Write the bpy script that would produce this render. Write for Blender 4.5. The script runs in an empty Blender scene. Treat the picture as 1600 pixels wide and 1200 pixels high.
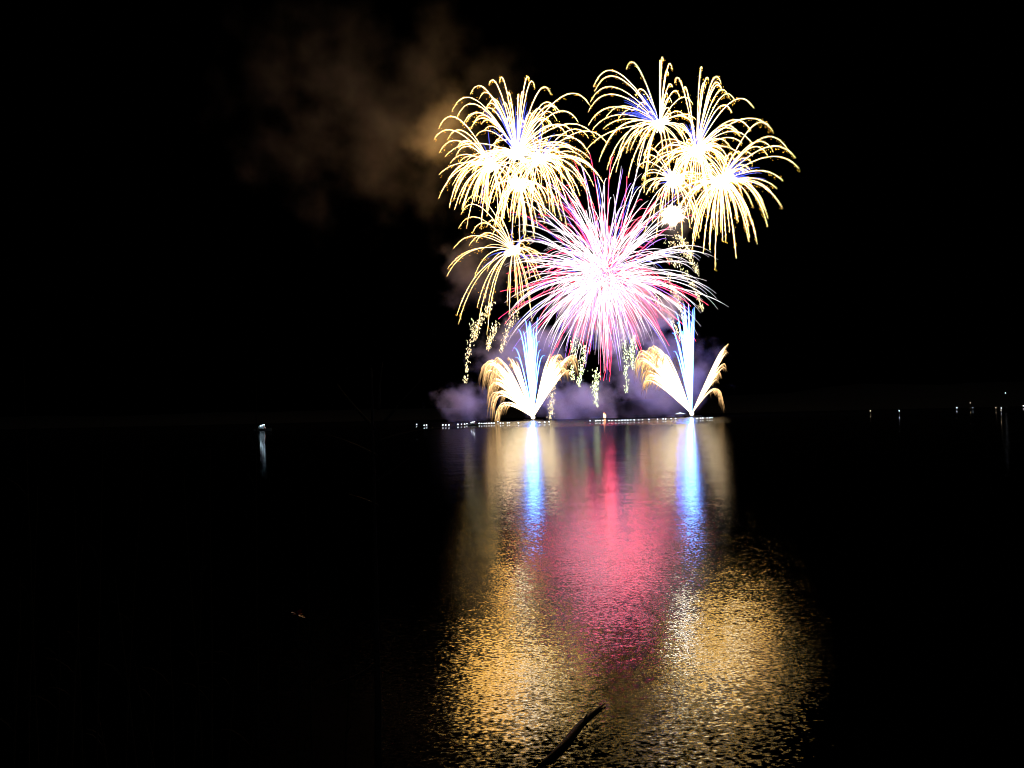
import bpy, math, random
import numpy as np
from mathutils import Vector, Matrix, noise as mnoise

random.seed(7)
rng = np.random.default_rng(7)
SC = bpy.context.scene
COL = SC.collection

# ------------------------------------------------------------------ camera
W0, H0, FPX = 1600.0, 1200.0, 1386.0
PITCH, ROLL = math.radians(2.03), math.radians(1.3)
CAM_H = 2.4
cam_data = bpy.data.cameras.new('camera')
cam = bpy.data.objects.new('camera', cam_data)
COL.objects.link(cam)
R3 = Matrix.Rotation(math.radians(90) + PITCH, 3, 'X') @ Matrix.Rotation(-ROLL, 3, 'Z')
cam.matrix_world = Matrix.Translation((0, 0, CAM_H)) @ R3.to_4x4()
cam_data.sensor_width = 36.0
cam_data.lens = 36.0 * FPX / W0
cam_data.clip_start = 0.05
cam_data.clip_end = 20000
SC.camera = cam

# ------------------------------------------------------------------ world, added fill light
world = bpy.data.worlds.new('World')
SC.world = world
world.use_nodes = True
wn = world.node_tree
sky = wn.nodes.new('ShaderNodeTexSky')
sky.sky_type = 'NISHITA'
sky.sun_disc = False
sky.sun_elevation = math.radians(-9)
sky.sun_rotation = math.radians(200)
wn.links.new(sky.outputs[0], wn.nodes['Background'].inputs[0])
wn.nodes['Background'].inputs[1].default_value = 0.05
reed_fill_d = bpy.data.lights.new('reed_fill', 'SUN')  # weak fill light added so the near reeds show faintly; no actual moon
reed_fill_d.energy = 0.02
reed_fill_d.angle = math.radians(0.5)
reed_fill_d.color = (0.8, 0.88, 1.0)
reed_fill = bpy.data.objects.new('reed_fill', reed_fill_d)
reed_fill.rotation_euler = (math.radians(50), 0, math.radians(25))
COL.objects.link(reed_fill)

SC.view_settings.view_transform = 'Standard'
SC.view_settings.look = 'None'
SC.view_settings.exposure = 0
SC.view_settings.gamma = 1
SC.render.engine = 'CYCLES'
CY = SC.cycles
CY.max_bounces = 4
CY.diffuse_bounces = 1
CY.glossy_bounces = 2
CY.transmission_bounces = 1
CY.volume_bounces = 0
CY.transparent_max_bounces = 8
CY.sample_clamp_indirect = 12
CY.volume_max_steps = 160
CY.volume_step_rate = 1.0
CY.caustics_reflective = False
CY.filter_width = 1.1
CY.use_denoising = True
CY.sample_clamp_direct = 4.0
CY.denoiser = 'OPENIMAGEDENOISE'
CY.use_adaptive_sampling = False

# ------------------------------------------------------------------ helpers
def at(px, py, y):
    """World point seen at photo pixel px, py at the distance y straight ahead."""
    d = R3 @ Vector(((px - W0 / 2) / FPX, -(py - H0 / 2) / FPX, -1.0))
    return Vector((0, 0, CAM_H)) + d * (y / d.y)

def on_water(px, py, z=0.0):
    d = R3 @ Vector(((px - W0 / 2) / FPX, -(py - H0 / 2) / FPX, -1.0))
    return Vector((0, 0, CAM_H)) + d * ((z - CAM_H) / d.z)

MATS = {}
def trail_material(name, sampling='NONE'):
    m = bpy.data.materials.new(name)
    m.use_nodes = True
    nt = m.node_tree
    nt.nodes.clear()
    a = nt.nodes.new('ShaderNodeAttribute')
    a.attribute_name = 'glow'
    e = nt.nodes.new('ShaderNodeEmission')
    o = nt.nodes.new('ShaderNodeOutputMaterial')
    nt.links.new(a.outputs['Color'], e.inputs['Color'])
    nt.links.new(e.outputs[0], o.inputs['Surface'])
    m.cycles.emission_sampling = sampling
    return m
M_TRAIL = trail_material('burning_star_trail', 'FRONT')

def principled(name, color, rough=0.7, bump=0.0, scale=20.0, var=0.25, **kw):
    m = bpy.data.materials.new(name)
    m.use_nodes = True
    nt = m.node_tree
    b = nt.nodes['Principled BSDF']
    tc = nt.nodes.new('ShaderNodeTexCoord')
    n = nt.nodes.new('ShaderNodeTexNoise')
    n.inputs['Scale'].default_value = scale
    n.inputs['Detail'].default_value = 4
    nt.links.new(tc.outputs['Object'], n.inputs['Vector'])
    mix = nt.nodes.new('ShaderNodeMix')
    mix.data_type = 'RGBA'
    mix.inputs[6].default_value = (*[c * (1 - var) for c in color], 1)
    mix.inputs[7].default_value = (*[min(1, c * (1 + var)) for c in color], 1)
    nt.links.new(n.outputs['Fac'], mix.inputs[0])
    nt.links.new(mix.outputs[2], b.inputs['Base Color'])
    b.inputs['Roughness'].default_value = rough
    if bump:
        bp = nt.nodes.new('ShaderNodeBump')
        bp.inputs['Strength'].default_value = bump
        nt.links.new(n.outputs['Fac'], bp.inputs['Height'])
        nt.links.new(bp.outputs[0], b.inputs['Normal'])
    for k, v in kw.items():
        b.inputs[k].default_value = v
    return m

def lamp_material(name, color, strength):
    m = bpy.data.materials.new(name)
    m.use_nodes = True
    nt = m.node_tree
    nt.nodes.clear()
    e = nt.nodes.new('ShaderNodeEmission')
    o = nt.nodes.new('ShaderNodeOutputMaterial')
    e.inputs[0].default_value = (*color, 1)
    e.inputs[1].default_value = strength
    nt.links.new(e.outputs[0], o.inputs['Surface'])
    m.cycles.emission_sampling = 'NONE'
    return m

class MB:
    """Collects shapes and links them as one mesh object."""
    def __init__(self):
        self.v, self.f, self.c, self.n = [], [], [], 0
    def add(self, v, f, c=None):
        v = np.asarray(v, float)
        self.v.append(v)
        self.f.extend([tuple(int(i) + self.n for i in q) for q in f])
        if c is not None:
            c = np.asarray(c, float)
            if c.ndim == 1:
                c = np.tile(c, (len(v), 1))
            self.c.append(c)
        self.n += len(v)
    def tube(self, p, r, c=None, sides=4):
        p = np.asarray(p, float)
        n = len(p)
        r = np.broadcast_to(np.asarray(r, float), (n,))
        t = np.gradient(p, axis=0)
        t /= np.linalg.norm(t, axis=1)[:, None] + 1e-9
        up = np.array([0.31, 0.9, 0.22])
        u = np.cross(t, up)
        u /= np.linalg.norm(u, axis=1)[:, None] + 1e-9
        w = np.cross(t, u)
        ang = np.arange(sides) * 2 * math.pi / sides + 0.4
        ring = (np.cos(ang)[None, :, None] * u[:, None] + np.sin(ang)[None, :, None] * w[:, None]) * r[:, None, None]
        v = (p[:, None] + ring).reshape(-1, 3)
        f = []
        for i in range(n - 1):
            for k in range(sides):
                a, b = i * sides + k, i * sides + (k + 1) % sides
                f.append((a, b, b + sides, a + sides))
        f.append(tuple(range(sides))[::-1])
        f.append(tuple((n - 1) * sides + k for k in range(sides)))
        cc = None
        if c is not None:
            c = np.asarray(c, float)
            cc = np.tile(c, (len(v), 1)) if c.ndim == 1 else np.repeat(c, sides, axis=0)
        self.add(v, f, cc)
    def blob(self, p, r, c=None):
        """small octahedral spark"""
        r = np.broadcast_to(np.asarray(r, float), (3,))
        o = np.array([(1, 0, 0), (-1, 0, 0), (0, 1, 0), (0, -1, 0), (0, 0, 1), (0, 0, -1)], float) * r
        self.add(np.asarray(p, float) + o, [(0, 2, 4), (2, 1, 4), (1, 3, 4), (3, 0, 4), (2, 0, 5), (1, 2, 5), (3, 1, 5), (0, 3, 5)], c)
    def box(self, c0, s, rot=0.0):
        o = np.array([(x, y, z) for x in (-.5, .5) for y in (-.5, .5) for z in (-.5, .5)]) * np.array(s)
        ca, sa = math.cos(rot), math.sin(rot)
        o = np.stack([o[:, 0] * ca - o[:, 1] * sa, o[:, 0] * sa + o[:, 1] * ca, o[:, 2]], 1)
        self.add(o + np.array(c0), [(0, 1, 3, 2), (4, 6, 7, 5), (0, 4, 5, 1), (2, 3, 7, 6), (0, 2, 6, 4), (1, 5, 7, 3)])
    def sphere(self, p, r, c=None, seg=10, rings=6, jitter=0.0):
        r = np.broadcast_to(np.asarray(r, float), (3,))
        v = [(0, 0, 1)]
        for i in range(1, rings):
            a = math.pi * i / rings
            for k in range(seg):
                b = 2 * math.pi * k / seg
                v.append((math.sin(a) * math.cos(b), math.sin(a) * math.sin(b), math.cos(a)))
        v.append((0, 0, -1))
        v = np.array(v)
        if jitter:
            v = v * (1 + jitter * rng.uniform(-1, 1, (len(v), 1)))
        f = [(0, 1 + k, 1 + (k + 1) % seg) for k in range(seg)]
        for i in range(rings - 2):
            for k in range(seg):
                a, b = 1 + i * seg + k, 1 + i * seg + (k + 1) % seg
                f.append((a, a + seg, b + seg, b))
        l = len(v) - 1
        s = 1 + (rings - 2) * seg
        f += [(s + (k + 1) % seg, s + k, l) for k in range(seg)]
        self.add(v * r + np.asarray(p, float), f, c)
    def build(self, name, mat, parent=None, smooth=False):
        me = bpy.data.meshes.new(name)
        v = np.concatenate(self.v) if self.v else np.zeros((0, 3))
        me.from_pydata(v.tolist(), [], self.f)
        if self.c:
            c = np.concatenate(self.c)
            a = me.attributes.new('glow', 'FLOAT_COLOR', 'POINT')
            a.data.foreach_set('color', np.concatenate([c, np.ones((len(c), 1))], 1).astype(np.float32).ravel())
        me.materials.append(mat)
        if smooth:
            me.polygons.foreach_set('use_smooth', [True] * len(me.polygons))
        me.update()
        o = bpy.data.objects.new(name, me)
        COL.objects.link(o)
        if parent is not None:
            o.parent = parent
        return o

def tag(o, label=None, cat=None, group=None, kind=None):
    if label: o['label'] = label
    if cat: o['category'] = cat
    if group: o['group'] = group
    if kind: o['kind'] = kind
    return o

def empty(name, loc, label=None, cat=None, group=None):
    o = bpy.data.objects.new(name, None)
    o.location = loc
    o.empty_display_size = 0.5
    COL.objects.link(o)
    return tag(o, label, cat, group)

def glow_lamp(name, parent, loc, color, energy, radius):
    d = bpy.data.lights.new(name, 'POINT')
    d.color = color
    d.energy = energy
    d.shadow_soft_size = radius
    d.use_shadow = True
    o = bpy.data.objects.new(name, d)
    o.location = loc
    o.parent = parent
    COL.objects.link(o)
    return o

# ------------------------------------------------------------------ water
def water_material():
    m = bpy.data.materials.new('dark_lake_water')
    m.use_nodes = True
    nt = m.node_tree
    L = nt.links.new
    nt.nodes.clear()
    deep = nt.nodes.new('ShaderNodeBsdfDiffuse')
    deep.inputs['Color'].default_value = (0.002, 0.003, 0.004, 1)
    shine = nt.nodes.new('ShaderNodeBsdfGlossy')
    shine.inputs['Color'].default_value = (REFL, REFL, REFL, 1)
    shine.inputs['Roughness'].default_value = 0.02
    fres = nt.nodes.new('ShaderNodeFresnel')
    fres.inputs['IOR'].default_value = 1.333
    mixs = nt.nodes.new('ShaderNodeMixShader')
    out = nt.nodes.new('ShaderNodeOutputMaterial')
    L(fres.outputs[0], mixs.inputs[0]); L(deep.outputs[0], mixs.inputs[1]); L(shine.outputs[0], mixs.inputs[2])
    L(mixs.outputs[0], out.inputs['Surface'])
    geo = nt.nodes.new('ShaderNodeNewGeometry')
    def vmath(op, a, bb=None, scale=None):
        n = nt.nodes.new('ShaderNodeVectorMath')
        n.operation = op
        L(a, n.inputs[0])
        if bb is not None:
            if isinstance(bb, tuple): n.inputs[1].default_value = bb
            else: L(bb, n.inputs[1])
        if scale is not None:
            if isinstance(scale, float): n.inputs['Scale'].default_value = scale
            else: L(scale, n.inputs['Scale'])
        return n.outputs[0]
    def layer(scale, stretch, amp, detail=0.0, rough=0.5):
        p = vmath('MULTIPLY', geo.outputs['Position'], stretch)
        n = nt.nodes.new('ShaderNodeTexNoise')
        n.inputs['Scale'].default_value = scale
        n.inputs['Detail'].default_value = detail
        n.inputs['Roughness'].default_value = rough
        L(p, n.inputs['Vector'])
        c = vmath('SUBTRACT', n.outputs['Color'], (0.5, 0.5, 0.5))
        return vmath('MULTIPLY', c, amp)
    total = layer(1.1, (0.8, 1.2, 1.0), WAVE[0])
    total = vmath('ADD', total, layer(11.0, (0.8, 1.3, 1.0), WAVE[1]))
    total = vmath('ADD', total, layer(32.0, (0.9, 1.1, 1.0), WAVE[2]))
    total = vmath('ADD', total, layer(130.0, (1.0, 1.0, 1.0), WAVE[4], 1.0))
    # wind-ruffled water far out, near the rafts
    sep = nt.nodes.new('ShaderNodeSeparateXYZ')
    L(geo.outputs['Position'], sep.inputs[0])
    mr = nt.nodes.new('ShaderNodeMapRange')
    mr.interpolation_type = 'SMOOTHSTEP'
    mr.inputs['From Min'].default_value = 160
    mr.inputs['From Max'].default_value = 185
    L(sep.outputs['Y'], mr.inputs['Value'])
    ruff = layer(2.2, (0.7, 1.3, 1.0), WAVE[3], 1.0)
    total = vmath('ADD', total, vmath('SCALE', ruff, None, mr.outputs[0]))
    total = vmath('MULTIPLY', total, (1.0, 1.0, 0.0))
    nrm = vmath('NORMALIZE', vmath('ADD', geo.outputs['True Normal'], total))
    L(nrm, shine.inputs['Normal']); L(nrm, fres.inputs['Normal'])
    return m

REFL = 0.42
WAVE = [(0.02, 0.015, 0), (0.06, 0.032, 0), (0.15, 0.09, 0), (0.4, 0.55, 0), (0.04, 0.02, 0)]
wm = MB()
wm.add([(-6000, -30, 0), (6000, -30, 0), (6000, 9000, 0), (-6000, 9000, 0)], [(0, 1, 2, 3)])
tag(wm.build('lake_water', water_material()), kind='structure')
bed = MB()
bed.add([(-6000, -30, -1.4), (6000, -30, -1.4), (6000, 9000, -1.4), (-6000, 9000, -1.4)], [(0, 1, 2, 3)])
M_MUD = principled('wet_mud', (0.05, 0.04, 0.03), 0.8)
tag(bed.build('ground', M_MUD), kind='structure')

# low hills behind the far shore
M_HILL = principled('night_wooded_hill', (0.03, 0.04, 0.025), 1.0, scale=0.02)
def hills(name, y0, x0, x1, hfun, depth):
    mb = MB()
    xs = np.linspace(x0, x1, 90)
    v, f = [], []
    rows = [(0, -0.5), (0.06, 0.25), (0.3, 0.7), (0.65, 1.0), (1.0, 0.55)]
    for j, (d, k) in enumerate(rows):
        for x in xs:
            h = hfun(x)
            n = mnoise.noise(Vector((x * 0.006, d * 3, 4.2))) * 0.35 + mnoise.noise(Vector((x * 0.03, d * 5, 1.2))) * 0.12
            z = -0.6 if k < 0 else h * k * (1 + n)
            v.append((x, y0 + d * depth, z))
    m = len(xs)
    for j in range(len(rows) - 1):
        for i in range(m - 1):
            f.append((j * m + i, j * m + i + 1, (j + 1) * m + i + 1, (j + 1) * m + i))
    mb.add(v, f)
    return tag(mb.build(name, M_HILL, smooth=True), kind='structure')
hills('hills', 900, -2500, 2500, lambda x: 16 + 22 * max(0, min(1, (x - 150) / 350)), 700)

# ------------------------------------------------------------------ star physics (photo px units inside a burst)
def fall(t, k): return (t - (1 - math.e ** (-k * t)) / k) / k
def reach(t, k): return 1 - math.e ** (-k * t)

GOLD_A = np.array((8.0, 5.9, 3.2))
GOLD_B = np.array((7.0, 4.7, 1.7))
SPARK = np.array((80.0, 40.0, 3.0))
THIN = 0.42

def star_path(end, drop, T=2.2, n=26, t0=0.0, k=1.05):
    """end: offset of the tip from the burst centre (metres, x, y, z); drop: how far gravity pulled it down."""
    t = np.linspace(t0, T, n)
    u = reach(t, k) / reach(T, k)
    g = fall(t, k) / fall(T, k)
    V = np.array(end, float) + np.array((0, 0, drop))
    p = V[None] * u[:, None]
    p[:, 2] -= drop * g
    return p

def gold_trail(parent, end, drop, r, bright=1.0, warm=0.0, name='star_trail', rough=0.3):
    n = 44
    p = star_path(end, drop, n=n, k=0.6)
    s = np.linspace(0, 1, n)
    w = np.abs(p).sum()  # seed-free wobble scale
    p = p + rng.normal(0, 0.07, p.shape) * (s ** 1.2)[:, None]
    rad = r * THIN * (0.4 + 0.95 * s ** 0.9 * (1.12 - s) ** 0.25 - 0.45 * np.clip(s - 0.8, 0, 1) / 0.2) * (1 + rough * rng.uniform(-1, 1, n) * (0.3 + s)) * (1 - 0.45 * (rng.random(n) < 0.22 * s))
    rad = np.maximum(rad, 0.04)
    k = np.clip(s * 1.1 + warm, 0, 1)[:, None]
    c = (GOLD_A * (1 - k) + GOLD_B * k) * bright
    c[-5:] *= np.linspace(1, 0.5, 5)[:, None]
    mb = MB()
    mb.tube(p, rad, c)
    return mb.build(name, M_TRAIL, parent), p

def sparks_along(mb, p, scale, color, start=0.55, count=14, spread=0.5):
    n = len(p)
    for _ in range(count):
        i = start + (1 - start) * rng.random()
        q = p[min(n - 1, int(i * (n - 1)))]
        off = rng.normal(0, spread, 3)
        off[2] -= abs(rng.normal(0, spread * 1.6))
        mb.blob(q + off, scale * rng.uniform(0.5, 1.2), np.array(color) * rng.uniform(0.5, 1.2))

def flash_core(parent, r, color, loc=(0, 0, 0), rays=18):
    mb = MB()
    mb.sphere(loc, r, color, 18, 12, 0.03)
    for _ in range(rays):
        d = rng.normal(0, 1, 3); d /= np.linalg.norm(d)
        a = np.array(loc) + d * r * 0.7
        b = np.array(loc) + d * r * rng.uniform(1.4, 2.6)
        mb.tube([a, (a + b) / 2, b], [r * 0.35, r * 0.2, r * 0.05], np.array(color) * 0.7)
    return mb.build('flash_core', M_TRAIL, parent)

def sphere_dir():
    while True:
        d = rng.normal(0, 1, 3)
        l = np.linalg.norm(d)
        if l > 0.1:
            return d / l

def pull(dx, dz, m):
    """Gravity's share of a trail, so that it crests a little above its tip: stars thrown upward stay in the air longest."""
    h = max(dz + 2 * m + 0.22 * abs(dx), 4 * m)
    t = np.linspace(0, 2.2, 40)
    u, g = reach(t, 0.6) / reach(2.2, 0.6), fall(t, 0.6) / fall(2.2, 0.6)
    lo, hi = 0.0, 8 * (abs(dz) + h)
    for _ in range(22):
        d = (lo + hi) / 2
        if ((dz + d) * u - d * g).max() > h: hi = d
        else: lo = d
    return d * (0.6 if dz < -abs(dx) else 1.0)

def palm_burst(label, cx, cy, Y, tips, n_rand, R, drop, tr, core, blue=0, blue_dir=None, bright=1.0, warm=0.0, group='gold palm bursts', sparks=True, bias=None, core_c=(22, 20, 15)):
    c = at(cx, cy, Y)
    m = Y / FPX
    root = empty('palm_firework', c, label, 'firework', group)
    sp = MB()
    def one(end, dr, r):
        o, p = gold_trail(root, end, dr, r, bright * rng.uniform(0.75, 1.2), warm)
        if sparks:
            sparks_along(sp, p, r * 0.27, SPARK, 0.3, 17, 0.5)
    for (tx, ty) in tips:
        q = at(tx, ty, Y) - c
        d2 = math.hypot(q.x, q.z)
        side = rng.uniform(-0.45, 0.45) * d2
        one((q.x, side, q.z), pull(q.x, q.z, m) * rng.uniform(0.9, 1.02), tr * rng.uniform(0.9, 1.15))
    for _ in range(int(n_rand * 1.4)):
        d = sphere_dir()
        if bias is not None and rng.random() < 0.75:
            while d[0] * bias[0] + d[2] * bias[1] < 0: d = sphere_dir()
        l = R * m * rng.uniform(0.5, 1.0)
        e = d * l
        e[2] -= drop * m * 0.9
        dr = pull(math.hypot(e[0], e[1]), e[2], m) * rng.uniform(0.7, 1.0)
        one(e, dr, tr * rng.uniform(0.6, 1.0))
    for _ in range(blue):
        d = sphere_dir()
        if blue_dir is not None:
            d = d * 0.6 + np.array((blue_dir[0], 0, blue_dir[1])); d /= np.linalg.norm(d)
        l = R * m * rng.uniform(0.45, 0.8)
        p = star_path(d * l - np.array((0, 0, 5 * m)), 8 * m, n=12, t0=0.12)
        s = np.linspace(0, 1, 12)
        mb = MB()
        mb.tube(p, 0.17 * (1 - 0.6 * s), np.outer(1.2 - 0.7 * s, (0.16, 0.22, 1.5)))
        mb.build('blue_star_trail', M_TRAIL, root)
    if sparks:
        o = sp.build('sparks', M_TRAIL, root)
        o['kind'] = 'stuff'
    flash_core(root, core * m, core_c)
    return root

GOLD_L = (1.0, 0.47, 0.08)
D0 = 405.0

# --- upper left cluster
A_tips1 = [(780,124),(837,122),(737,162),(706,176),(722,187),(765,147),(811,136),(826,137),(871,165),(860,157),(874,182),(902,200),(920,177),(925,230),(920,255),(927,232),(759,177),(818,140),(888,208),(905,262),(890,290),(750,170),(852,176),(797,158),(712,180),(733,196)]
A = palm_burst('largest gold palm burst at the upper left with a wide white heart', 808, 240, D0, A_tips1, 48, 118, 34, 0.46, 9, 14, (-0.3, 1.0))
glow_lamp('burst_light', A, (-6, 10, 0), GOLD_L, 5.0e4, 18)
A2 = palm_burst('gold palm burst reaching farthest left beside the orange smoke', 768, 257, D0 + 14, [(686,204),(681,232),(687,240),(687,276),(683,304),(697,296),(701,321),(721,306),(711,239),(721,322),(740,310),(704,258),(716,282),(745,320),(757,322),(700,222)], 30, 84, 38, 0.46, 7, 6)
glow_lamp('burst_light', A2, (-4, 6, 0), GOLD_L, 6.0e4, 16)
A3 = palm_burst('small gold palm burst hanging below the largest upper left one', 811, 287, D0 - 10, [(787,345),(775,335),(797,352),(800,372),(822,350),(846,345),(835,372),(812,390),(782,352),(760,330)], 24, 66, 40, 0.42, 7, 0)
A4 = palm_burst('gold palm burst leaning right out of the upper left cluster', 842, 250, D0 + 6, [(925,262),(912,290),(905,310),(890,318),(876,330),(925,300),(938,262),(860,330),(917,225),(900,245),(945,235),(940,295),(925,320)], 44, 96, 36, 0.42, 6, 8, (0.3, 0.6))
# --- middle left, thin and golden
B = palm_burst('thin golden burst low on the left side of the pink peony', 802, 391, D0 - 6, [(727,329),(715,354),(711,394),(732,381),(744,379),(702,427),(701,439),(711,489),(718,509),(744,476),(757,465),(740,431),(761,500),(746,534),(810,485),(832,500),(840,415),(834,410),(762,527),(722,342),(775,345),(760,352),(796,490),(806,470),(737,360)], 14, 72, 34, 0.34, 7, 8, None, 0.8, 0.25)
glow_lamp('burst_light', B, (-6, 8, 0), GOLD_L, 1.2e4, 6)
# --- upper right cluster
D1 = palm_burst('highest gold palm burst with a fan of blue stars at its heart', 1031, 194, D0 + 10, [(978,110),(928,132),(924,153),(922,163),(923,182),(946,184),(997,141),(1040,86),(1055,99),(1047,112),(1081,166),(931,267),(921,219),(939,246),(994,238),(1010,255),(1037,88),(1065,147),(1050,138),(925,205),(951,258),(985,270),(1003,232),(930,140),(1075,180),(948,290),(962,255),(938,215)], 24, 92, 34, 0.46, 7, 34, (-0.8, 0.9))
D2 = palm_burst('gold palm burst opening over the right cluster with tall arching tips', 1088, 236, D0, [(1132,136),(1140,153),(1110,125),(1126,131),(1147,163),(1172,177),(1173,205),(1161,207),(1095,112),(1065,147),(1050,139),(1104,130),(1145,175),(1120,150),(1180,222),(1197,218)], 58, 84, 34, 0.46, 9, 16, (0.3, 0.9))
D3 = palm_burst('gold palm burst just above the blinding white flash', 1052, 283, D0 + 16, [(1065,388),(1003,258),(1007,240),(1012,300),(1084,350),(1095,370),(1000,285),(995,265)], 26, 74, 36, 0.42, 9, 8)
D4 = palm_burst('gold palm burst spilling farthest right with long weeping trails', 1127, 284, D0 - 8, [(1230,237),(1234,277),(1231,319),(1210,346),(1198,343),(1188,358),(1174,388),(1156,400),(1120,420),(1129,348),(1117,384),(1111,379),(1084,394),(1077,378),(1197,216),(1206,240),(1207,300),(1176,346),(1230,258),(1186,330),(1160,380),(1192,250),(1215,290),(1100,395),(1157,340)], 48, 88, 36, 0.46, 8, 20, (1.0, 0.55))
glow_lamp('burst_light', D4, (0, 8, 0), GOLD_L, 4.0e4, 20)
fl = empty('flash_shell', at(1051, 335, D0 - 14), 'blinding white flash shell under the right hand gold bursts', 'firework')
flash_core(fl, 3.0, (40, 38, 33), rays=0)
mb = MB()
for _ in range(420):
    d = sphere_dir()
    a0, b0 = d * 2.3, d * 3.1 * (1.05 + abs(rng.normal(0, 0.42)))
    g0 = b0 + np.array((0, 0, -0.25 * np.linalg.norm(b0 - a0)))
    mb.tube([a0, (a0 + b0) / 2, g0], [0.16, 0.12, 0.03], np.array([(20, 19, 16), (8, 7.4, 6), (1.4, 1.1, 0.7)]), 3)
mb.build('flash_sparks', M_TRAIL, fl)['kind'] = 'stuff'
glow_lamp('burst_light', fl, (0, 5, 0), (1, 0.95, 0.8), 1.5e4, 3)

# --- pink peony
def peony(cx, cy, Y, R):
    c = at(cx, cy, Y)
    m = Y / FPX
    root = empty('peony_firework', c, 'huge pink and white peony burst of straight spiky trails', 'firework')
    rest = MB()
    def trail(mb, d, l, r, kind, t0):
        n = 14
        l = l * (1.2 if d[2] > 0.65 else 0.84 if d[2] < -0.55 else 1.0)
        dr = 40 * m * rng.uniform(0.6, 1.4)
        p = star_path(d * l - np.array((0, 0, dr * 0.6)), dr, T=1.7, n=n, t0=t0)
        s = np.linspace(0, 1, n)
        prof = np.clip(np.minimum((s + 0.05) * 5, (1.02 - s) * 2.2), 0, 1)
        r = r * (1.5 if kind == 'white' else 0.7)
        l = l * ((0.62 if d[2] < -0.6 else 0.8) if kind in ('pink', 'deep') else 0.9 if kind == 'violet' else 1.0)
        base = {'pink': (44, 2.6, 5.4), 'white': (2.2, 1.9, 2.0), 'deep': (24, 1.3, 3.6), 'violet': (2.4, 1.1, 5), 'blue': (0.35, 0.35, 3.0)}[kind]
        col = np.outer(np.clip(1.1 - 0.3 * s, 0, 2), base)
        p = p + np.outer(s ** 2, rng.normal(0, 5, 3)) * m
        mb.tube(p + np.array((rng.normal(0, 8), rng.normal(0, 4), rng.normal(0, 7))) * m, np.maximum(r * prof, 0.03), col)
    kinds = ['pink'] * 20 + ['white'] * 65 + ['deep'] * 3 + ['violet'] * 7 + ['blue'] * 5
    for i in range(100):
        d = sphere_dir()
        d[1] *= 0.6; d /= np.linalg.norm(d)
        mb = MB()
        trail(mb, d, R * m * rng.uniform(0.85, 1.15), 0.11, kinds[int(rng.integers(100))], rng.uniform(0.05, 0.25))
        mb.build('star_trail', M_TRAIL, root)
    for i in range(520):
        d = sphere_dir()
        k = kinds[int(rng.integers(100))]
        trail(rest, d, R * m * rng.uniform(0.5, 1.08), 0.075, k, rng.uniform(0.0, 0.3))
    o = rest.build('star_trails', M_TRAIL, root)
    o['kind'] = 'stuff'
    return root
C = peony(946, 430, D0 - 4, 160)
glow_lamp('burst_light', C, (2, 10, -6), (1.0, 0.06, 0.14), 2.0e4, 22)

# --- glittering remains of an earlier willow shell
wc = at(940, 400, D0 + 25)
willow = empty('willow_firework', wc, 'fading willow shell of falling glitter tails behind the pink peony', 'firework')
TAILS = [[(743,500),(730,545),(727,595)], [(807,485),(790,520),(783,548)], [(776,505),(768,525),(761,545)], [(1040,375),(1078,392),(1090,425)], [(1035,395),(1085,430),(1097,482)],
         [(1040,430),(1062,465),(1070,505)], [(1020,460),(1052,500),(1066,530)], [(968,500),(982,560),(979,612)], [(990,520),(985,545),(990,575)], [(900,530),(893,565),(895,590)],
         [(932,580),(929,605),(931,632)], [(1055,365),(1075,380),(1082,405)], [(770,470),(745,505),(740,530)], [(866,585),(862,620),(860,652)], [(915,540),(908,570),(905,600)]]
for pts in TAILS:
    P = [np.array(at(x, y, D0 + 25) - wc) for x, y in pts]
    mb = MB()
    for _ in range(150):
        t = rng.random()
        q = P[0] * (1 - t) ** 2 + P[1] * 2 * t * (1 - t) + P[2] * t * t
        q = q + rng.normal(0, 0.55 + 0.5 * (1 - t), 3)
        b = rng.uniform(0.3, 1.5)
        dx, dz = rng.uniform(-0.25, 0.25), rng.uniform(0.15, 0.6)
        mb.tube([q, q + np.array((dx, 0, -dz)), q + np.array((dx * 1.5, 0, -2 * dz))], [0.05, 0.15, 0.03], np.array((3.0, 3.4, 1.7) if 885 < pts[1][0] < 1000 else (2.6, 2.1, 1.1)) * b, 3)
    mb.build('glitter_tail', M_TRAIL, willow)['kind'] = 'stuff'

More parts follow.
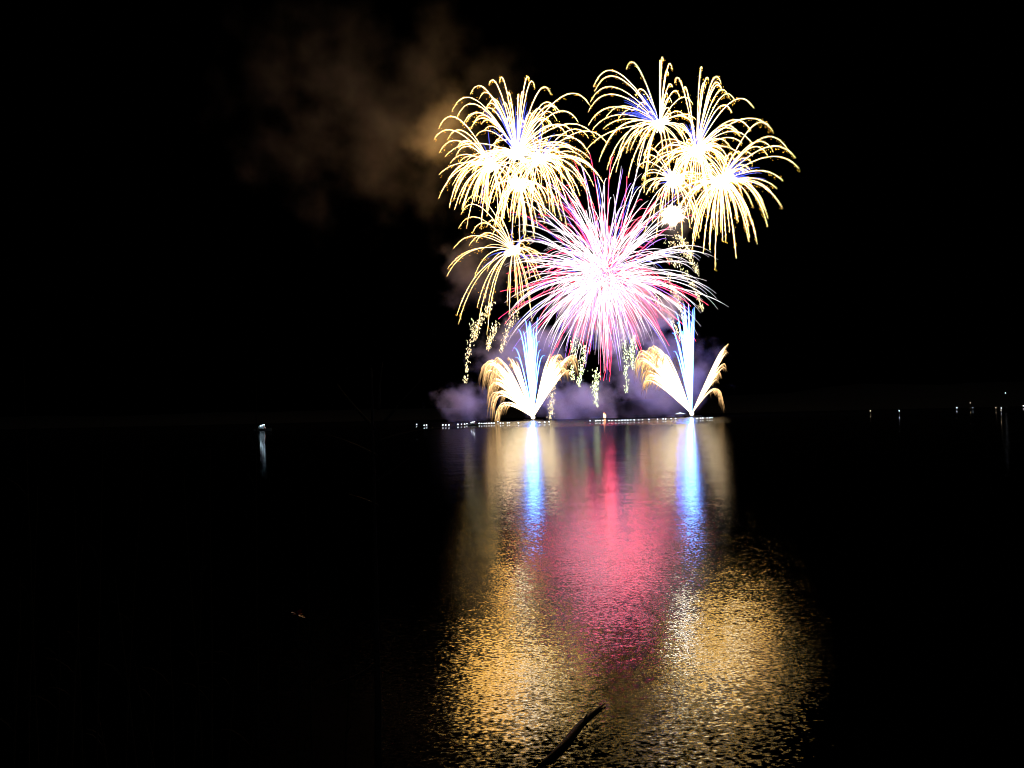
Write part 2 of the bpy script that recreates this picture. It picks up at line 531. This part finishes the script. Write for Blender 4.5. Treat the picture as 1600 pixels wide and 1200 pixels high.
# --- fountains on the rafts
def fountain(label, bx, by, Y, jets, plumes):
    b = at(bx, by, Y)
    b.z = 1.2
    m = Y / FPX
    root = empty('fountain_firework', (b.x, b.y, 0.9), label, 'firework', 'blue and gold fountains')
    base = np.array((0, 0, 0.3))
    cb = Vector((b.x, b.y, 0.9))
    def off(x, y): return np.array(at(x, y, Y) - cb)
    for (tx, ty, hook, r) in jets:
        e = off(tx, ty)
        n = 26
        t = np.linspace(0, 1, n)
        up = e + np.array((0, 0, 10 * m))
        p = base + up[None] * np.minimum(1, (1 - (1 - t) ** 1.7))[:, None]
        p[:, 2] -= 10 * m * t ** 3
        p[:, 0] += hook * m * t ** 4
        p[:, 1] += rng.uniform(-3, 3) * t
        rad = r * (0.55 + 0.8 * np.sin(np.clip(t * 1.15, 0, 1) * math.pi) ** 0.7) * (1 - 0.5 * t)
        rad[-2:] *= (0.7, 0.3)
        k = t[:, None] ** 1.5
        c = np.array((3.5, 7.5, 20.0)) * (1 - k) + np.array((1.2, 3.4, 14.0)) * k
        mb = MB()
        mb.tube(p, rad * 0.55, c, 5)
        mb.build('blue_jet', M_TRAIL, root)
    for (tips, drop, count, bright, rr, nh) in plumes:
        mb = MB()
        tips_o = [off(x, y) for x, y in tips]
        paths = []
        for _ in range(count):
            jj = rng.random() * (len(tips_o) - 1)
            i = int(jj); f = jj - i
            e = (tips_o[i] * (1 - f) + tips_o[i + 1] * f) * rng.uniform(0.86, 1.02)
            dr = drop * m * rng.uniform(0.8, 1.2)
            e = e + np.array((rng.normal(0, 0.5), rng.normal(0, 2.5), 0))
            n = 22
            p = base + star_path(e, dr, T=2.4, n=n)
            s = np.linspace(0, 1, n)
            c = np.outer(bright * (1.12 - s ** 1.5), (5.5, 4.2, 2.5)) + np.outer(s ** 3, (0.5, 0.2, 0.0))
            mb.tube(p, 0.5 * rr * (0.35 + 1.0 * np.sin(np.clip(s * 1.1, 0, 1) * math.pi) ** 0.8) * (1 - 0.55 * s), c, 4)
            paths.append(p)
        # threads of sparks shed along each comet, falling
        for _ in range(int(nh * 1.7)):
            p = paths[int(rng.integers(len(paths)))]
            u = rng.uniform(0.22, 1.0) ** 0.7 * 20.9
            i = int(u); f = u - i
            q0 = p[i] * (1 - f) + p[i + 1] * f
            v = (p[i + 1] - p[i]); v = v / (np.linalg.norm(v) + 1e-6)
            g = drop * m * rng.uniform(0.12, 0.75) * (0.45 + 0.55 * u / 21)
            t = np.linspace(0, 1, 7)[:, None]
            q = q0 + v * t * g * 0.45 + np.array((rng.normal(0, 0.3), rng.normal(0, 0.8), 0)) * t + np.array((0, 0, -g)) * t ** 1.7
            k = rng.uniform(0.35, 1.2)
            c = np.outer((1 - t[:, 0]) ** 1.2 * k, (3.0, 1.9, 0.8)) + np.outer(t[:, 0] * (1.05 - t[:, 0]) * k, (1.5, 0.65, 0.16)) + 0.01
            mb.tube(q, 0.085 * (1.15 - 0.8 * t[:, 0]), c, 3)
        mb.build('gold_spray', M_TRAIL, root)
    # mortar rack on the raft
    rk = MB()
    for dx in (-0.9, -0.3, 0.3, 0.9):
        rk.tube([(dx, 0, -0.45), (dx * 1.15, 0, 0.25)], 0.16, None, 8)
    rk.box((0, 0, -0.12), (2.4, 0.5, 0.12))
    rk.build('mortar_rack', M_DARK, root)
    s = MB()
    s.sphere((0, 0, 0.5), (0.95, 0.95, 0.9), np.array((7, 6, 4.5)), 10, 6, 0.1)
    s.build('flash_core', M_TRAIL, root)
    return root

M_DARK = principled('dark_steel', (0.04, 0.04, 0.045), 0.5, 0.1)
M_PLANK = principled('wet_planks', (0.10, 0.08, 0.06), 0.6, 0.2, 6)
jl = [(823,501,-3,.62),(826,503,2,.5),(815,517,-6,.5),(832,513,4,.6),(840,497,0,.3),(829,508,0,.7),(820,520,-3,.6),(835,522,3,.6),(826,512,0,.8),(818,532,-4,.5),(838,535,5,.45),(831,528,0,.8),(822,540,-2,.7),(813,560,-8,.4),(844,557,8,.4),(828,545,0,.9),(834,548,1,.8),(809,545,-7,.35),(841,548,5,.35)]
F1 = fountain('left hand fountain of blue jets between two drooping gold sprays', 833, 657, 400, jl,
    [([(750,578),(762,566),(775,560)], 40, 14, 1.0, .55, 260), ([(758,600),(766,585),(778,574)], 40, 14, 1.0, .55, 240), ([(762,632),(766,618)], 40, 5, .9, .4, 90), ([(773,652),(778,640)], 36, 4, .8, .38, 60), ([(792,560),(806,560)], 16, 10, 1.0, .5, 90),
     ([(906,556),(899,552)], 34, 5, .9, .4, 110), ([(892,578),(880,560),(868,552)], 26, 16, 1.0, .55, 220), ([(872,560),(858,552)], 14, 12, 1.0, .5, 110)])
glow_lamp('fountain_light', F1, (0, 8, 18), (0.03, 0.09, 1.0), 0.8e5, 2.6)
glow_lamp('spray_light', F1, (-14, 6, 20), (1.0, 0.6, 0.25), 1.5e4, 8)
jr = [(1069,476,0,.7),(1075,477,0,.7),(1086,481,0,.42),(1082,485,0,.36),(1061,488,-5,.5),(1051,499,-9,.36),(1072,484,0,.9),(1066,492,-2,.8),(1063,505,-4,.7),(1070,500,0,1.0),(1077,495,0,.8),(1056,522,-7,.45),(1060,530,-5,.55),(1073,515,0,1.0),(1066,520,-2,.9),(1079,505,0,.5),(1058,550,-4,.4)]
F2 = fountain('right hand fountain with tall straight blue jets and two gold wings', 1081, 652, 402, jr,
    [([(992,566),(1000,552),(1014,545),(1028,548)], 34, 30, .95, .6, 520), ([(1002,600),(1010,575),(1022,560)], 30, 16, .95, .5, 300),
     ([(1138,531),(1137,540),(1136,552)], 8, 16, 1.0, .55, 220), ([(1133,566),(1128,578),(1120,590)], 14, 12, .8, .45, 160), ([(1129,615),(1127,610)], 34, 3, .45, .25, 60)])
glow_lamp('fountain_light', F2, (-3, 8, 24), (0.03, 0.09, 1.0), 0.8e5, 2.6)
glow_lamp('spray_light', F2, (-15, 6, 20), (1.0, 0.6, 0.25), 1.5e4, 8)

for F, lab in ((F1, 'low dark raft under the left hand fountain'), (F2, 'low dark raft under the right hand fountain')):
    rr = empty('firework_raft', (F.location.x, F.location.y, 0), lab, 'raft', 'firework rafts')
    d = MB()
    for k in range(8):
        d.box((-3.5 + k, 0, 0.38), (0.94, 5.0, 0.12))
    d.build('deck', M_PLANK, rr)
    for s in (-1.7, 1.7):
        p = MB()
        p.tube([(-4.3, s, 0.1), (-4.0, s, 0.1), (4.0, s, 0.1), (4.3, s, 0.1)], [0.1, 0.24, 0.24, 0.1], None, 10)
        p.build('float', M_DARK, rr)

# --- red-orange flare burning on the water between the fountains
fz = at(945, 657, 410); fz.z = 0.3
flare = empty('signal_fire', fz, 'orange flame burning alone on the far waterline between the fountains', 'fire')
fb = MB()
for k in range(7):
    a = k * 0.9
    x, w = 0.25 * math.cos(a), rng.uniform(0.22, 0.4)
    h = rng.uniform(1.8, 3.2) * (0.6 if k > 3 else 1)
    t = np.linspace(0, 1, 9)
    p = np.stack([x + 0.3 * np.sin(t * 4 + a) * t, 0.35 * math.sin(a) + 0 * t, h * t], 1)
    c = np.outer(1 - t, (9, 6, 3)) + np.outer(t, (3.0, 0.45, 0.1))
    fb.tube(p, w * np.sin(np.clip((t + 0.12) * 0.9, 0, 1) * math.pi) ** 0.8 * (1 - 0.5 * t) + 0.02, c, 6)
fb.build('flame', M_TRAIL, flare)
pan = MB()
pan.tube([(0, 0, -0.35), (0, 0, -0.1), (0, 0, 0.0)], [1.0, 1.1, 1.15], None, 12)
pan.build('fire_pan', M_DARK, flare)

# ------------------------------------------------------------------ lamps on the far waterline
M_LAMP = lamp_material('white_lamp_glass', (0.86, 0.94, 1.0), 5.0)
M_LAMPB = lamp_material('dim_blue_lamp_glass', (0.55, 0.75, 1.0), 1.6)
M_LAMPW = lamp_material('warm_lamp_glass', (1.0, 0.78, 0.5), 2.0)
def lamp_proto(mat, r, rx):
    root = empty('shore_lamp', (0, 0, 0))
    p = MB()
    p.tube([(0, 0, -0.36), (0, 0, -0.14)], [0.06, 0.05], None, 6)
    p.box((0, 0, -0.34), (0.7, 0.7, 0.14))
    p.build('post', M_DARK, root)
    g = MB()
    g.sphere((0, 0, 0), (r * rx, r, r), None, 10, 6)
    g.build('lamp_glass', mat, root)
    return root
def copy_tree(o, parent=None):
    c = o.copy(); COL.objects.link(c)
    if parent is not None: c.parent = parent
    for ch in list(o.children):
        copy_tree(ch, c)
    return c
ROW_L = 'small white lamp on a short post in the broken row left of the fountains'
ROW_M = 'small white lamp on a short post in the close row between the fountains'
ROW_R = 'small white lamp on a short post past the right hand fountain'
rowA = [(651,663),(663,664.5),(666.5,664),(692,664),(696.5,664),(701.5,664),(715.5,663),(721,662.8),(726,662.7),(729.5,662),(749,661.5),(752.5,661.6),(756.5,661.4),(760,661.4),(764,661.2),(768,661.2),(772,661),(778,659),(782,661),(786,661),(793,660.6),(796,660.5),(810,660.6),(843,660),(851,659.6),(858,659)]
rowB = [(922,657.6),(931,657.3),(934,657),(937.5,657),(942,657),(951.5,657),(956,657),(962,656.8),(967,656.8),(972,656.5),(976.7,656.4),(980.7,656.4),(985.6,656.2),(991,656),(998,656),(1004,655.6),(1013.7,655.2),(1027.4,655),(1036,654.6),(1040,654.5),(1048.7,654.2),(1055.5,654)]
rowC = [(1088.8,653.8),(1094.5,653.3),(1098,653.2),(1105,653),(1109,652.8),(1112.5,652.6)]
proto = lamp_proto(M_LAMP, 0.12, 1.5)
first = True
for row, lab, g in ((rowA, ROW_L, 'lamps left of the fountains'), (rowB, ROW_M, 'lamps between the fountains'), (rowC, ROW_R, 'lamps past the right fountain')):
    for (x, y) in row:
        o = proto if first else copy_tree(proto)
        first = False
        q = on_water(x, y, 0.36)
        o.location = q
        o.scale = [rng.uniform(0.8, 1.2)] * 3
        o['label'] = lab; o['category'] = 'lamp'; o['group'] = g
# lit marquee by the right fountain and the small cabin boat left
tent = empty('marquee', (at(1063, 654, 300).x, 300, 0.1), 'small lit white marquee on the waterline beside the right hand fountain', 'marquee')
t = MB()
t.add([(-1.7, -1, 1.5), (1.7, -1, 1.5), (1.7, 1, 1.5), (-1.7, 1, 1.5), (0, 0, 2.1)], [(0, 1, 4), (1, 2, 4), (2, 3, 4), (3, 0, 4)])
t.build('canopy', lamp_material('self_glowing_canvas', (0.8, 0.9, 1.0), 1.4), tent)  # canopy itself emits, standing in for light on the canvas; no lamp inside
for sx in (-1.6, 1.6):
    for sy in (-0.9, 0.9):
        p = MB(); p.tube([(sx, sy, 0), (sx, sy, 1.5)], 0.07, None, 6); p.build('leg', M_DARK, tent)

M_HULL = principled('white_hull_paint', (0.6, 0.62, 0.64), 0.35, scale=4)
def boat(loc, label, cat, s, lampmat, nlamps, lz, lr, spread):
    r = empty('cabin_boat', loc, label, cat)
    h = MB()
    n = 9
    prof = []
    for i in range(n):
        t = i / (n - 1)
        x = (-0.5 + t) * 6 * s
        w = 1.0 * s * (1 - max(0, (t - 0.45) / 0.55) ** 2) + 0.02
        z1 = (0.75 + 0.3 * t * t) * s
        prof += [(x, -w, z1), (x, -w * 0.6, -0.2), (x, w * 0.6, -0.2), (x, w, z1)]
    f = []
    for i in range(n - 1):
        for k in range(3):
            a = i * 4 + k
            f.append((a, a + 1, a + 5, a + 4))
        f.append((i * 4 + 3, i * 4, i * 4 + 4, i * 4 + 7))
    f.append((0, 3, 2, 1)); f.append(tuple((n - 1) * 4 + k for k in range(4)))
    h.add(prof, f)
    h.build('hull', M_HULL, r)
    cb = MB()
    cb.add([(-1.6*s,-.7*s,.76*s),(0.9*s,-.7*s,.83*s),(0.9*s,.7*s,.83*s),(-1.6*s,.7*s,.76*s),(-1.5*s,-.6*s,1.7*s),(0.4*s,-.6*s,1.7*s),(0.4*s,.6*s,1.7*s),(-1.5*s,.6*s,1.7*s)],
           [(0,1,5,4),(1,2,6,5),(2,3,7,6),(3,0,4,7),(4,5,6,7)])
    cb.build('cabin', M_HULL, r)
    for k in range(nlamps):
        g = MB()
        g.sphere(((k - (nlamps - 1) / 2) * spread, -0.75 * s, lz + 0.25 * k * spread), (lr * 1.3, lr, lr), None, 8, 5)
        g.build('lamp', lampmat, r)
    return r
q = at(411, 669, 215)
boat((q.x, 215, 0), 'lone boat with three bright cabin lamps far left on the dark lake', 'boat', 0.7, lamp_material('cabin_lamp_glass', (0.62, 0.85, 1.0), 7.0), 3, 1.3, 0.12, 0.42)
q = at(739, 662, 225)
boat((q.x, 225, 0), 'small boat with lit cabin among the lamps left of the fountains', 'boat', 0.45, M_LAMP, 3, 0.85, 0.11, 0.4)

# lights on the wooded right-hand shore
far = lamp_proto(M_LAMPW, 1.0, 1.0)
spots = [((1360,642), M_LAMPW, .8, 'amber lamp standing alone on the dark right hand shore'),
         ((1405,642), M_LAMP, .62, 'white lamp standing alone right of the amber one on the dark shore'),
         ((1495,637), M_LAMP, .75, 'brightest white lamp on the dark right hand shore'),
         ((1516,629.5), M_LAMPW, .62, 'warm lamp slightly uphill right of the brightest shore lamp'),
         ((1520,637), M_LAMPB, .6, 'dim bluish lamp low on the shore below the warm uphill one'),
         ((1525,634.5), M_LAMPB, .5, 'faintest bluish lamp between the two clusters on the right shore'),
         ((1556,637), M_LAMPW, .7, 'warm lamp just left of the stacked pair on the right shore'),
         ((1564.5,637.5), M_LAMP, .6, 'upper white lamp of the stacked pair on the right shore'),
         ((1564,641), M_LAMPW, .6, 'lower warm lamp of the stacked pair on the right shore'),
         ((1571,614), M_LAMP, .62, 'single white lamp highest up on the right hand hill'),
         ((1599,634), M_LAMP, .7, 'white lamp on the right shore cut by the edge of the photo')]
for i, ((x, y), mt, s, lab) in enumerate(spots):
    o = far if i == 0 else copy_tree(far)
    dy = y - (649 - 0.0227 * (x - 800))
    o.location = at(x, y, 890 if dy < 1.6 else 1.4 * FPX / dy)
    o.scale = (s * 0.6 * o.location.y / 890,) * 3
    o['label'] = lab; o['category'] = 'lamp'; o['group'] = 'lamps on the right shore'
    for ch in o.children:
        if ch.name.startswith('lamp_glass'):
            ch.data = ch.data.copy(); ch.data.materials[0] = mt

# ------------------------------------------------------------------ smoke
def smoke(label_, px, py, Y, rx, ry, rd, dens, nscale, thresh=0.42, color=(0.8, 0.8, 0.8), seed=0.0, soft=1.0):
    m = Y / FPX
    c = at(px, py, Y)
    mb = MB()
    mb.sphere((0, 0, 0), (1, 1, 1), None, 16, 10)
    mat = bpy.data.materials.new('drifting_smoke')
    mat.use_nodes = True
    nt = mat.node_tree
    nt.nodes.clear()
    L = nt.links.new
    tc = nt.nodes.new('ShaderNodeTexCoord')
    ln = nt.nodes.new('ShaderNodeVectorMath'); ln.operation = 'LENGTH'
    L(tc.outputs['Object'], ln.inputs[0])
    mp = nt.nodes.new('ShaderNodeMapping')
    mp.inputs['Scale'].default_value = (rx / 60, rd / 60, ry / 60)
    mp.inputs['Location'].default_value = (seed, seed * 2.3, seed * 0.7)
    L(tc.outputs['Object'], mp.inputs['Vector'])
    n = nt.nodes.new('ShaderNodeTexNoise')
    n.inputs['Scale'].default_value = nscale
    n.inputs['Detail'].default_value = 4.0
    n.inputs['Roughness'].default_value = 0.55
    L(mp.outputs[0], n.inputs['Vector'])
    def mth(op, a, b):
        q = nt.nodes.new('ShaderNodeMath'); q.operation = op
        for k, x in enumerate((a, b)):
            if isinstance(x, (int, float)): q.inputs[k].default_value = x
            else: L(x, q.inputs[k])
        return q.outputs[0]
    body = mth('ADD', mth('MULTIPLY', mth('SUBTRACT', n.outputs['Fac'], thresh), 1.5), mth('SUBTRACT', 0.5, ln.outputs['Value']))
    mul = nt.nodes.new('ShaderNodeMapRange'); mul.interpolation_type = 'SMOOTHSTEP'
    mul.inputs['From Min'].default_value = 0.0
    mul.inputs['From Max'].default_value = 0.55 * soft
    L(body, mul.inputs['Value'])
    m2 = nt.nodes.new('ShaderNodeMath'); m2.operation = 'MULTIPLY'
    m2.inputs[1].default_value = dens
    L(mul.outputs[0], m2.inputs[0])
    sc = nt.nodes.new('ShaderNodeVolumeScatter')
    sc.inputs['Color'].default_value = (*color, 1)
    sc.inputs['Anisotropy'].default_value = 0.0
    L(m2.outputs[0], sc.inputs['Density'])
    o_ = nt.nodes.new('ShaderNodeOutputMaterial')
    L(sc.outputs[0], o_.inputs['Volume'])
    mat.cycles.volume_sampling = 'EQUIANGULAR'
    o = mb.build('smoke_cloud', mat)
    o.location = c
    o.scale = (rx * m, rd * m, ry * m)
    return tag(o, label_, 'smoke', None, 'stuff')

smoke('broad thin brown smoke drifting up and left from the upper left bursts', 580, 170, D0 + 60, 470, 350, 150, 0.032, 0.7, 0.48, color=(0.8, 0.76, 0.6), seed=3.1, soft=2.8)
smoke('orange lit smoke puff beside the upper left bursts', 694, 205, D0 + 26, 115, 120, 80, 0.25, 0.8, 0.46, color=(0.85, 0.75, 0.5), seed=8.4, soft=3.2)
smoke('thin brown smoke behind the thin golden burst', 740, 420, D0 + 30, 90, 110, 60, 0.012, 1.6, 0.42, seed=5.2)
smoke('red lit smoke under the pink peony', 965, 495, D0 + 24, 140, 85, 60, 0.35, 1.5, 0.36, seed=1.7)
smoke('pale lit smoke puff around the white flash shell', 1054, 342, D0 - 6, 60, 62, 40, 0.035, 1.6, 0.44, seed=5.9, soft=1.6)
smoke('violet smoke bank low between the two fountains', 905, 628, D0 + 30, 110, 62, 60, 0.12, 1.8, 0.36, seed=2.9)
smoke('blue grey smoke bank around the right hand fountain', 1035, 592, D0 + 26, 120, 95, 60, 0.07, 1.3, 0.34, seed=6.6)
smoke('bluish smoke puff low left of the left hand fountain', 728, 630, D0 + 30, 70, 50, 50, 0.10, 2.0, 0.36, seed=9.3)
smoke('purple smoke haze behind the left hand blue jets', 815, 555, D0 + 26, 100, 90, 60, 0.06, 1.6, 0.36, seed=4.4)

# ------------------------------------------------------------------ near shore: branch, sapling, red plant, reeds
M_BARK = principled('wet_bark', (0.05, 0.04, 0.03), 0.75, 0.4, 30)
a, b = on_water(846, 1196, 0.0), on_water(943, 1098, 0.02)
br = empty('driftwood_branch', (a + b) / 2, 'dark wet branch lying slanted in the gold reflection at the bottom', 'branch')
mid = (a + b) / 2
mb = MB()
t = np.linspace(-0.06, 1, 14)
p = np.array([np.array((a.lerp(b, float(k)) - mid)) for k in t])
p[:, 0] += 0.02 * np.sin(t * 7)
p[:, 2] += 0.012 * np.sin(t * 5 + 1)
mb.tube(p, [0.008, .012, .018, .021, .024, .027, .028, .029, .027, .024, .022, .018, .012, .005], None, 8)
mb.build('limb', M_BARK, br, True)
mb = MB()
mb.tube([p[9], p[9] + (0.03, 0.04, 0.04), p[9] + (0.05, 0.1, 0.05)], [0.009, .007, .003], None, 6)
mb.build('twig', M_BARK, br, True)

def pole_path(base_px, top_px, Y, n=12, wob=0.01):
    b, t = at(*base_px, Y), at(*top_px, Y)
    s = np.linspace(0, 1, n)
    p = np.array([np.array(b.lerp(t, float(k))) for k in s])
    p[:, 0] += np.cumsum(rng.normal(0, wob, n)) * 0.5
    return p

sp = empty('sapling', at(590, 1200, 4.0), 'bare leafless sapling standing black against the lake on the left', 'tree')
sl = sp.location
tr = pole_path((590, 1212), (584, 575), 4.0, 16, 0.006)
mb = MB(); mb.tube(tr - np.array(sl), np.linspace(0.017, 0.004, 16), None, 8); mb.build('trunk', M_BARK, sp, True)
for (bx, by, mx, my, tx, ty) in [(588,672,545,628,527,600),(590,672,628,625,660,592),(588,712,548,690,508,678),(589,690,640,672,690,668),(588,752,610,738,640,715),(590,790,570,780,545,772),(592,640,592,600,598,566),(590,1035,560,1060,500,1075)]:
    P = [np.array(at(x, y, 4.0 + dy)) - np.array(sl) for (x, y, dy) in ((bx, by, 0), (mx, my, .05), (tx, ty, .12))]
    q = [P[0] * (1 - k) ** 2 + P[1] * 2 * k * (1 - k) + P[2] * k * k for k in np.linspace(0, 1, 8)]
    mb = MB(); mb.tube(q, np.linspace(0.008, 0.002, 8), None, 6); mb.build('branch', M_BARK, sp, True)

M_STEM = principled('dry_stem', (0.05, 0.045, 0.03), 1.0, 0.1, **{'Specular IOR Level': 0.0})
M_RED = principled('red_leaf', (0.55, 0.04, 0.02), 0.5, 0.1, **{'Subsurface Weight': 0.0})
def leaf(mb, base, d, l, w, droop=0.3):
    base = np.array(base, float); d = np.array(d, float); d /= np.linalg.norm(d)
    s = np.cross(d, (0, 0, 1.0)); s /= np.linalg.norm(s) + 1e-9
    v = []
    for k in range(5):
        t = k / 4
        c = base + d * l * t - np.array((0, 0, droop * l * t * t))
        ww = w * math.sin(math.pi * (0.08 + 0.9 * t))
        v += [c - s * ww, c + np.array((0, 0, -0.15 * ww)), c + s * ww]
    f = []
    for k in range(4):
        for j in range(2):
            q0 = k * 3 + j
            f.append((q0, q0 + 1, q0 + 4, q0 + 3))
    mb.add(v, f)
rp = empty('red_leaved_plant', at(462, 1200, 3.6), 'dark plant stalk with one small red leaf tuft among the reeds', 'plant')
rl = np.array(rp.location)
st = pole_path((466, 1215), (461, 960), 3.6, 10, 0.004) - rl
mb = MB(); mb.tube(st, np.linspace(0.006, 0.004, 10), None, 6); mb.build('stem', M_STEM, rp, True)
mb = MB()
for dd in ((-1, -.3, .8), (.7, -.6, .5), (-.2, -.8, 1.0), (.3, .5, .7), (-.6, .3, .1), (.9, -.2, -.1)):
    leaf(mb, st[-1] + np.array((0, 0, .0)), dd, 0.034, 0.012, .3)
mb.build('red_leaves', M_RED, rp)
mb = MB()
for dd in ((-.9, -.2, -.7), (.8, -.2, -.9), (-.6, -.2, 1.3)):
    leaf(mb, st[-1], dd, 0.11, 0.004, .4)
mb.build('leaves', M_STEM, rp)

reed_px = [(235,1215,250,1010),(243,1215,205,1000),(150,1215,162,640),(128,1215,118,760),(300,1215,318,820),(330,1215,330,700),(404,1215,402,560),(490,1215,478,760),(60,1215,35,560),(20,1215,30,900),(85,1215,92,980),(215,1215,180,900),(270,1215,262,960),(355,1215,372,980),(385,1215,420,1000),(540,1215,546,920),(430,1215,440,930),(170,1215,145,1080),(110,1215,128,850),(45,1215,60,760),(195,1215,222,680),(316,1215,286,730)]
for i, (bx, by, tx, ty) in enumerate(reed_px):
    Y = 3.2 + 0.9 * rng.random()
    r = empty('reed', at(bx, by, Y), 'thin dry reed stalk standing in the dark shallows on the left', 'reed', 'reeds in the left shallows')
    o = np.array(r.location)
    p = pole_path((bx, by), (tx, ty), Y, 10, 0.004) - o
    mb = MB(); mb.tube(p, np.linspace(0.005, 0.0015, 10), None, 5); mb.build('stalk', M_STEM, r, True)
    for k in range(3):
        j = int(rng.integers(2, 8))
        mb = MB(); leaf(mb, p[j], (rng.uniform(-1, 1), rng.uniform(-.5, .5), 1.3), rng.uniform(0.15, 0.35), 0.006, 0.6); mb.build('leaf', M_STEM, r)

# tree overhanging from the right, only its leaf tips reach the frame
M_LEAF = principled('dark_green_leaf', (0.05, 0.08, 0.03), 0.55)
tb = Vector((9.6, 12.0, -0.2))
tree = empty('overhanging_tree', tb, 'dark leafy tree reaching in at the upper right edge', 'tree')
mb = MB()
mb.tube([(0, 0, 0), (-.1, 0, 1.5), (0.05, 0, 3.2), (-.1, .1, 5.2), (-.05, 0, 7.4)], [0.22, .17, .14, .1, .04], None, 10)
for (x, z, e) in ((-.1, 4.0, (-1.6, 0, 5.4)), (0, 5.0, (-1.9, .3, 6.6)), (-.1, 3.3, (-1.1, -.3, 4.3)), (0, 6.0, (-1.0, 0, 7.4)), (0, 4.4, (1.5, .2, 6.0))):
    mb.tube([(x, 0, z), np.array((x, 0, z)) * .5 + np.array(e) * .5 + (0, 0, .15), e], [.06, .04, .012], None, 6)
mb.build('trunk', M_BARK, tree, True)
mb = MB()
for _ in range(900):
    d = sphere_dir() * rng.random() ** 0.4
    cl = ((-1.3, 0, 5.4), (-1.5, .3, 6.5), (-.7, -.2, 4.2), (-.6, 0, 7.4), (1.2, .2, 6.1), (0, 0, 6.4))[int(rng.integers(6))]
    leaf(mb, np.array(cl) + d * (0.8, 0.8, 0.7), sphere_dir(), rng.uniform(.09, .17), .035, .3)
mb.build('crown', M_LEAF, tree)
